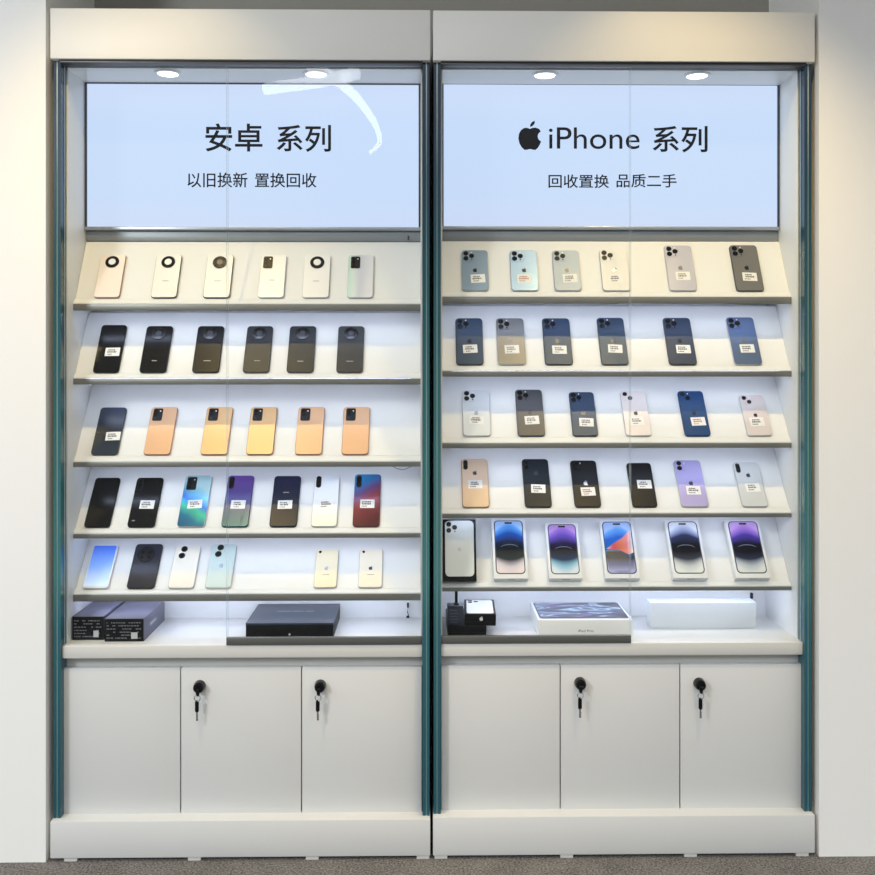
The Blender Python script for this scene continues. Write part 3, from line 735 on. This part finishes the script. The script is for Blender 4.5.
phone_box(459.6, 33.6, 519.5, CARDB, 'black phone box printed with silver phone back, leftmost on right cabinet fifth shelf', PIC_S, dg(20), 'back', -.0)
phone_box(510.5, 34.5, 519.5, CARDW, 'white phone box with blue-topped phone screen print, beside the black box', PIC_B, dg(35), 'front')
phone_box(565, 33.5, 523.5, CARDW, 'white phone box with violet screen print fading to pale blue, third from left, fifth shelf', PIC_P, dg(35), 'front')
phone_box(621.5, 34.5, 521, CARDW, 'white phone box with red and blue swoop screen print, at the glass seam', PIC_R, dg(35), 'front')
phone_box(689, 35, 521, CARDW, 'white phone box with black screen print fading to white at top, fifth shelf', PIC_K, dg(35), 'front')
phone_box(751, 35, 521, CARDW, 'white phone box with purple-topped black screen print, rightmost on fifth shelf', PIC_V, dg(35), 'front')

# ------------------------------------------------------------------ boxes lying on the decks
def flat_box(name, label, cat, px0, px1, yf, depth, h, zdeck, m, m2=None, lid=.55, rz=0.0, group=None):
    x0, x1 = X(px0, yf), X(px1, yf); w = x1 - x0
    r = thing(name, label, cat, ((x0 + x1) / 2, yf + depth / 2, zdeck + .0005), (0, 0, rz), group)
    obj('box_base', bx(-w / 2 + .0008, w / 2 - .0008, -depth / 2 + .0008, depth / 2 - .0008, 0, h * (1 - lid) - .0003, bev=.0008), m2 or m, r)
    obj('box_lid', bx(-w / 2, w / 2, -depth / 2, depth / 2, h * (1 - lid), h, bev=.0012), m, r)
    return r, w
GREYP = mat('purple_grey_card', (84, 82, 104), .34)
BDARK = mat('near_black_card', (13, 14, 18), .4, spec=.15)
LBL = mat('box_label_grey', (104, 106, 112), .5); LBLW = mat('box_label_pale', (186, 188, 190), .5)
GD = 'boxes on the left cabinet deck'
# purple-grey box with printed black end
def end_box(px0, px1, yf, depth, h, label, rzz=0.0):
    x0, x1 = X(px0, yf), X(px1, yf); w = x1 - x0
    r = thing('gadget_box', label, 'box', ((x0 + x1) / 2, yf + depth / 2, LZD + .0005), (0, 0, rzz), GD)
    obj('box_sleeve', bx(-w / 2, w / 2, -depth / 2 + .0008, depth / 2, 0, h, bev=.001), GREYP, r)
    e_ = obj('box_end', bx(-w / 2 + .0005, w / 2 - .0005, -depth / 2, -depth / 2 + .0006, .0006, h - .0006), BDARK, r)
    bm = bmesh.new(); rr = random.Random(3)
    for zz in (.15, .28, .41, .55, .69, .82):
        x = -w / 2 + .006
        while x < w / 2 - .01:
            q = rr.uniform(.002, .009)
            if rr.random() < .62: box(bm, x, x + q, -depth / 2 - .0003, -depth / 2 + .0001, h * zz - .0016, h * zz + .0016)
            x += q + .002
    obj('printed_marks', bm, LBL, e_, smooth=False)
    bm = bx(w * .18, w * .34, -depth / 2 - .0004, -depth / 2 + .0001, h * .12, h * .40)
    obj('label_patch', bm, LBLW, e_, smooth=False)
    bm = bmesh.new(); 
    for i in range(8): box(bm, w / 2 - .0002, w / 2 + .0003, -.045 + i * .008, -.040 + i * .008, h * .42, h * .55)
    obj('wordmark', bm, LBLW, r, smooth=False)
    return r
end_box(104.5, 143.7, .068, .225, .066, 'purple-grey gadget box with black printed end, left cabinet deck')
end_box(72, 103.6, .085, .205, .068, 'second purple-grey gadget box at far left end of left cabinet deck')
HC = Z(623, .088, 290) - LZD - .0005
r, w = flat_box('laptop_box', 'flat black box lying on left cabinet deck behind right glass door', 'box', 245.5, 333.5, .088, .222, HC, LZD, mat('slate_card', (44, 52, 66), .36), BDARK, .12, group=GD)
bm = bmesh.new()
for i in range(18):
    if i not in (7, 13): box(bm, -.055 + i * .0062, -.055 + i * .0062 + .0042, .018, .023, HC, HC + .0003)
obj('wordmark', bm, LBLW, r, smooth=False)
obj('front_badge', disc(bmesh.new(), .003, -.1116, -.1105, .0, .013, 14), LBLW, r)

GR = 'boxes on the right cabinet deck'
# small stack by the glass
HF = Z(626, .085, 467) - RZD - .0005
r, w = flat_box('accessory_box', 'flat black box under the small phone box, left end of right deck', 'box', 447.3, 486.5, .085, .2, HF, RZD, BDARK, group=GR)
zst = RZD + HF + .0008
yc = .09
x0, x1 = X(447.3, yc), X(463.2, yc); w = x1 - x0
hh = Z(606, yc, 456) - zst
r = thing('charger_box', 'upright dark slate box at left end of right deck behind phone box', 'box', ((x0 + x1) / 2, yc + .02, zst), (0, 0, 0), GR)
SLATE = mat('slate_box', (44, 52, 66), .4)
obj('box_body', bx(-w / 2 + .0006, w / 2 - .0006, -.0194, .0194, .0003, hh * .85, bev=.001), SLATE, r)
obj('box_lid', bx(-w / 2, w / 2, -.02, .02, hh * .8503, hh, bev=.001), SLATE, r)
bm = bmesh.new()
for i in range(5): box(bm, -.016, .006 + .003 * (i % 2), -.0198, -.0193, hh * .15 + i * .0085, hh * .15 + i * .0085 + .0018)
obj('printed_marks', bm, mat('slate_print', (74, 84, 100), .5), r, smooth=False)
zc0 = zst + hh + .0004
hp = Z(590, yc + .02, 456) - zc0
r = thing('stylus_stand', 'slim black upright stick standing on the dark slate box', 'stick', (X(456.3, yc + .02), yc + .02, zc0), group=GR)
obj('foot_plate', bx(-.008, .008, -.008, .008, 0, .004, bev=.001), BLACK, r)
obj('stem', bx(-.0042, .0042, -.004, .004, .0041, hp, bev=.0015), BLACK, r)
# small phone box lying on the flat one
yb = .084; x0, x1 = X(464.6, yb), X(496, yb); w = x1 - x0
hb = Z(614.3, yb, 480) - zst; db = .172
r = thing('phone_box', 'small phone box lying flat, white picture top and black sides, right deck', 'phone box', ((x0 + x1) / 2 + .003, yb + db / 2, zst + .0004), (0, 0, dg(-2)), GR)
obj('box_base', bx(-w / 2 + .0006, w / 2 - .0006, -db / 2 + .0006, db / 2 - .0006, 0, .012, bev=.001), CARDB, r)
lid = obj('box_lid', bx(-w / 2, w / 2, -db / 2, db / 2, .0122, hb, bev=.001), CARDB, r)
# printed phone on its lid: slab built upright, then laid down
def lay(bm): bmesh.ops.rotate(bm, cent=(0, 0, 0), matrix=Matrix.Rotation(-PI / 2, 3, 'X'), verts=bm.verts[:]); return bm
def laid(name, bm, m, par, z):
    lay(bm); bmesh.ops.translate(bm, vec=(0, 0, z), verts=bm.verts[:]); return obj(name, bm, m, par)
pp = laid('printed_phone', prism(bmesh.new(), w * .86, db * .9, .010, -.0004, .0002, 0, 0), mat('print_ivory_phone', (226, 226, 214), .35), lid, hb)
for u, v in ((-.0088, .009), (-.0088, -.0092), (.0088, 0)):
    laid('printed_lens', disc(bmesh.new(), .0072, -.0008, -.0003, -w * .43 + .020 + u, db * .45 - .020 + v, 16), LENS, pp, hb)
bm = fruit(bmesh.new(), .013, -db / 2 - .0004, -db / 2 + .0002, .003, hb * .62)
obj('emblem', bm, mat('emblem_white', (214, 216, 214), .4), lid)

# tablet box with swirled screen picture
yf = .085; dpt = .205; hb = Z(619.8, yf, 585) - RZD - .0005
x0, x1 = X(538.3, yf), X(632.6, yf); w = x1 - x0
r = thing('tablet_box', 'white tablet box with swirling dark screen picture on top, right cabinet deck', 'tablet box', ((x0 + x1) / 2, yf + dpt / 2, RZD + .0005), group=GR)
obj('box_base', bx(-w / 2 + .0006, w / 2 - .0006, -dpt / 2 + .0006, dpt / 2 - .0006, 0, .006, bev=.001), CARDW, r)
lid = obj('box_lid', bx(-w / 2, w / 2, -dpt / 2, dpt / 2, .0062, hb, bev=.0014), CARDW, r)
SW = bpy.data.materials.new('print_tablet_swirl'); SW.use_nodes = True
n = SW.node_tree.nodes; l = SW.node_tree.links; b = n['Principled BSDF']
t = n.new('ShaderNodeTexCoord'); wv = n.new('ShaderNodeTexNoise'); wv.inputs['Scale'].default_value = 1.7; wv.inputs['Detail'].default_value = 1.0; wv.inputs['Distortion'].default_value = 1.6
mp = n.new('ShaderNodeMapping'); mp.inputs['Location'].default_value = (.35, .2, 0); mp.inputs['Scale'].default_value = (1.0, 2.6, 1)
l.new(t.outputs['Generated'], mp.inputs[0]); l.new(mp.outputs[0], wv.inputs['Vector'])
rp = n.new('ShaderNodeValToRGB'); el = rp.color_ramp.elements
while len(el) < 7: el.new(.5)
for q, (p_, c_) in zip(el, [(.30, (50, 52, 64)), (.45, (74, 74, 88)), (.52, (112, 84, 130)), (.57, (130, 170, 184)), (.61, (184, 214, 212)), (.66, (120, 104, 150)), (.74, (62, 62, 78))]): q.position = p_; q.color = srgb(c_)
l.new(wv.outputs['Fac'], rp.inputs[0]); l.new(rp.outputs[0], b.inputs['Base Color']); b.inputs['Roughness'].default_value = .3
bz = laid('printed_tablet', prism(bmesh.new(), w * .955, dpt * .90, .010, -.0003, .0002, 0, .004), mat('print_tablet_bezel', (60, 62, 74), .3), lid, hb)
laid('printed_screen', prism(bmesh.new(), w * .925, dpt * .85, .008, -.0006, -.0002, 0, .004), SW, bz, hb)
text('box_lettering', 'iPad Pro', X(578, yf) - r.location.x, X(593.5, yf) - r.location.x, hb - .036, hb - .029, -dpt / 2 - .0001, mat('box_lettering_grey', (84, 86, 90), .4), lid, 0, .0003)

# long plain white box
yf = .168; x0, x1 = X(650.6, yf), X(756, yf); w = x1 - x0
zt_ = Z(602.8, yf, 700); hb = zt_ - RZD - .0005
r, w = flat_box('accessory_carton', 'long plain white box without print, right end of right deck', 'box', 650.6, 756, yf, .055, hb, RZD, mat('carton_white', (212, 215, 216), .5), lid=.93, group=GR)

# ------------------------------------------------------------------ lamps in the shop
def spot(px, label, k=1.0):
    x = px
    r = thing('ceiling_spotlight', label, 'spotlight', (x, -.86, 3.1), group='warm ceiling spotlights')
    obj('housing', lathe(bmesh.new(), [(.012, .399), (.012, .012), (.03, .006), (.055, 0), (.055, -.012), (.046, -.014), (.042, -.006), (.042, -.003)], 'Z', 32), mat('spot_housing', (220, 220, 220), .35), r)
    sd = bpy.data.lights.new('spot_bulb', 'SPOT'); sd.shadow_soft_size = .03; sd.energy = SPOT_W * k; sd.color = (1, .73, .33); sd.spot_size = math.radians(66); sd.spot_blend = 1.0
    so = bpy.data.objects.new('spot_bulb', sd); COL.objects.link(so); so.parent = r; so.location = (0, 0, -.016)
    so.rotation_euler = (math.radians(25), 0, 0)
spot(X(135), 'warm ceiling spotlight in front of the left cabinet')
spot(X(692), 'warm ceiling spotlight in front of the right cabinet', 1.25)
# curved light tubes hanging from the ceiling, mirrored in the left glass door
def mirror_xy(px, py, z, ym=.030):
    """where a lamp at height z hangs so that the pane at ym mirrors it to this spot of the photograph"""
    lo_, hi_ = ym, 20.0
    p1 = P(px, py, ym); c = Vector((0, -D, CAMH)); d = p1 - c
    t = (z - CAMH) / d.z
    q = c + d * t
    return (q.x, 2 * ym - q.y, z)
zl = 2.62
r = thing('pendant_lamp', 'curved white light tubes hanging from the ceiling, mirrored in the left glass', 'lamp', (-.6, -1.5, CEIL - .001), group=None)
o0 = Vector(r.location)
A = [Vector(mirror_xy(a, b_, zl)) - o0 for a, b_ in ((265, 89), (285, 86), (320, 81), (357, 73))]
B = [Vector(mirror_xy(a, b_, zl - .035)) - o0 for a, b_ in ((312, 67), (330, 76), (350, 91), (365, 108), (377, 128), (379, 143), (370, 152))]
obj('light_tube', tube(bmesh.new(), smoothpath(A, 8), .026, 10), LAMP, r)
pb = smoothpath(B, 8)
obj('light_tube', tube(bmesh.new(), pb, [.027 - .018 * i / (len(pb) - 1) for i in range(len(pb))], 10), LAMP, r)
obj('canopy', lathe(bmesh.new(), [(.07, 0), (.07, -.02), (.06, -.025)], 'Z', 28), mat('lamp_canopy', (225, 225, 225), .4), r)
bm = bmesh.new()
for q in (A[0], A[-1], pb[10], pb[-12]): tube(bm, [(0, 0, -.022), (q.x * .97, q.y * .97, q.z + .018)], .0012, 6)
obj('suspension_wire', bm, mat('wire_steel', (170, 170, 170), .3, .8), r)
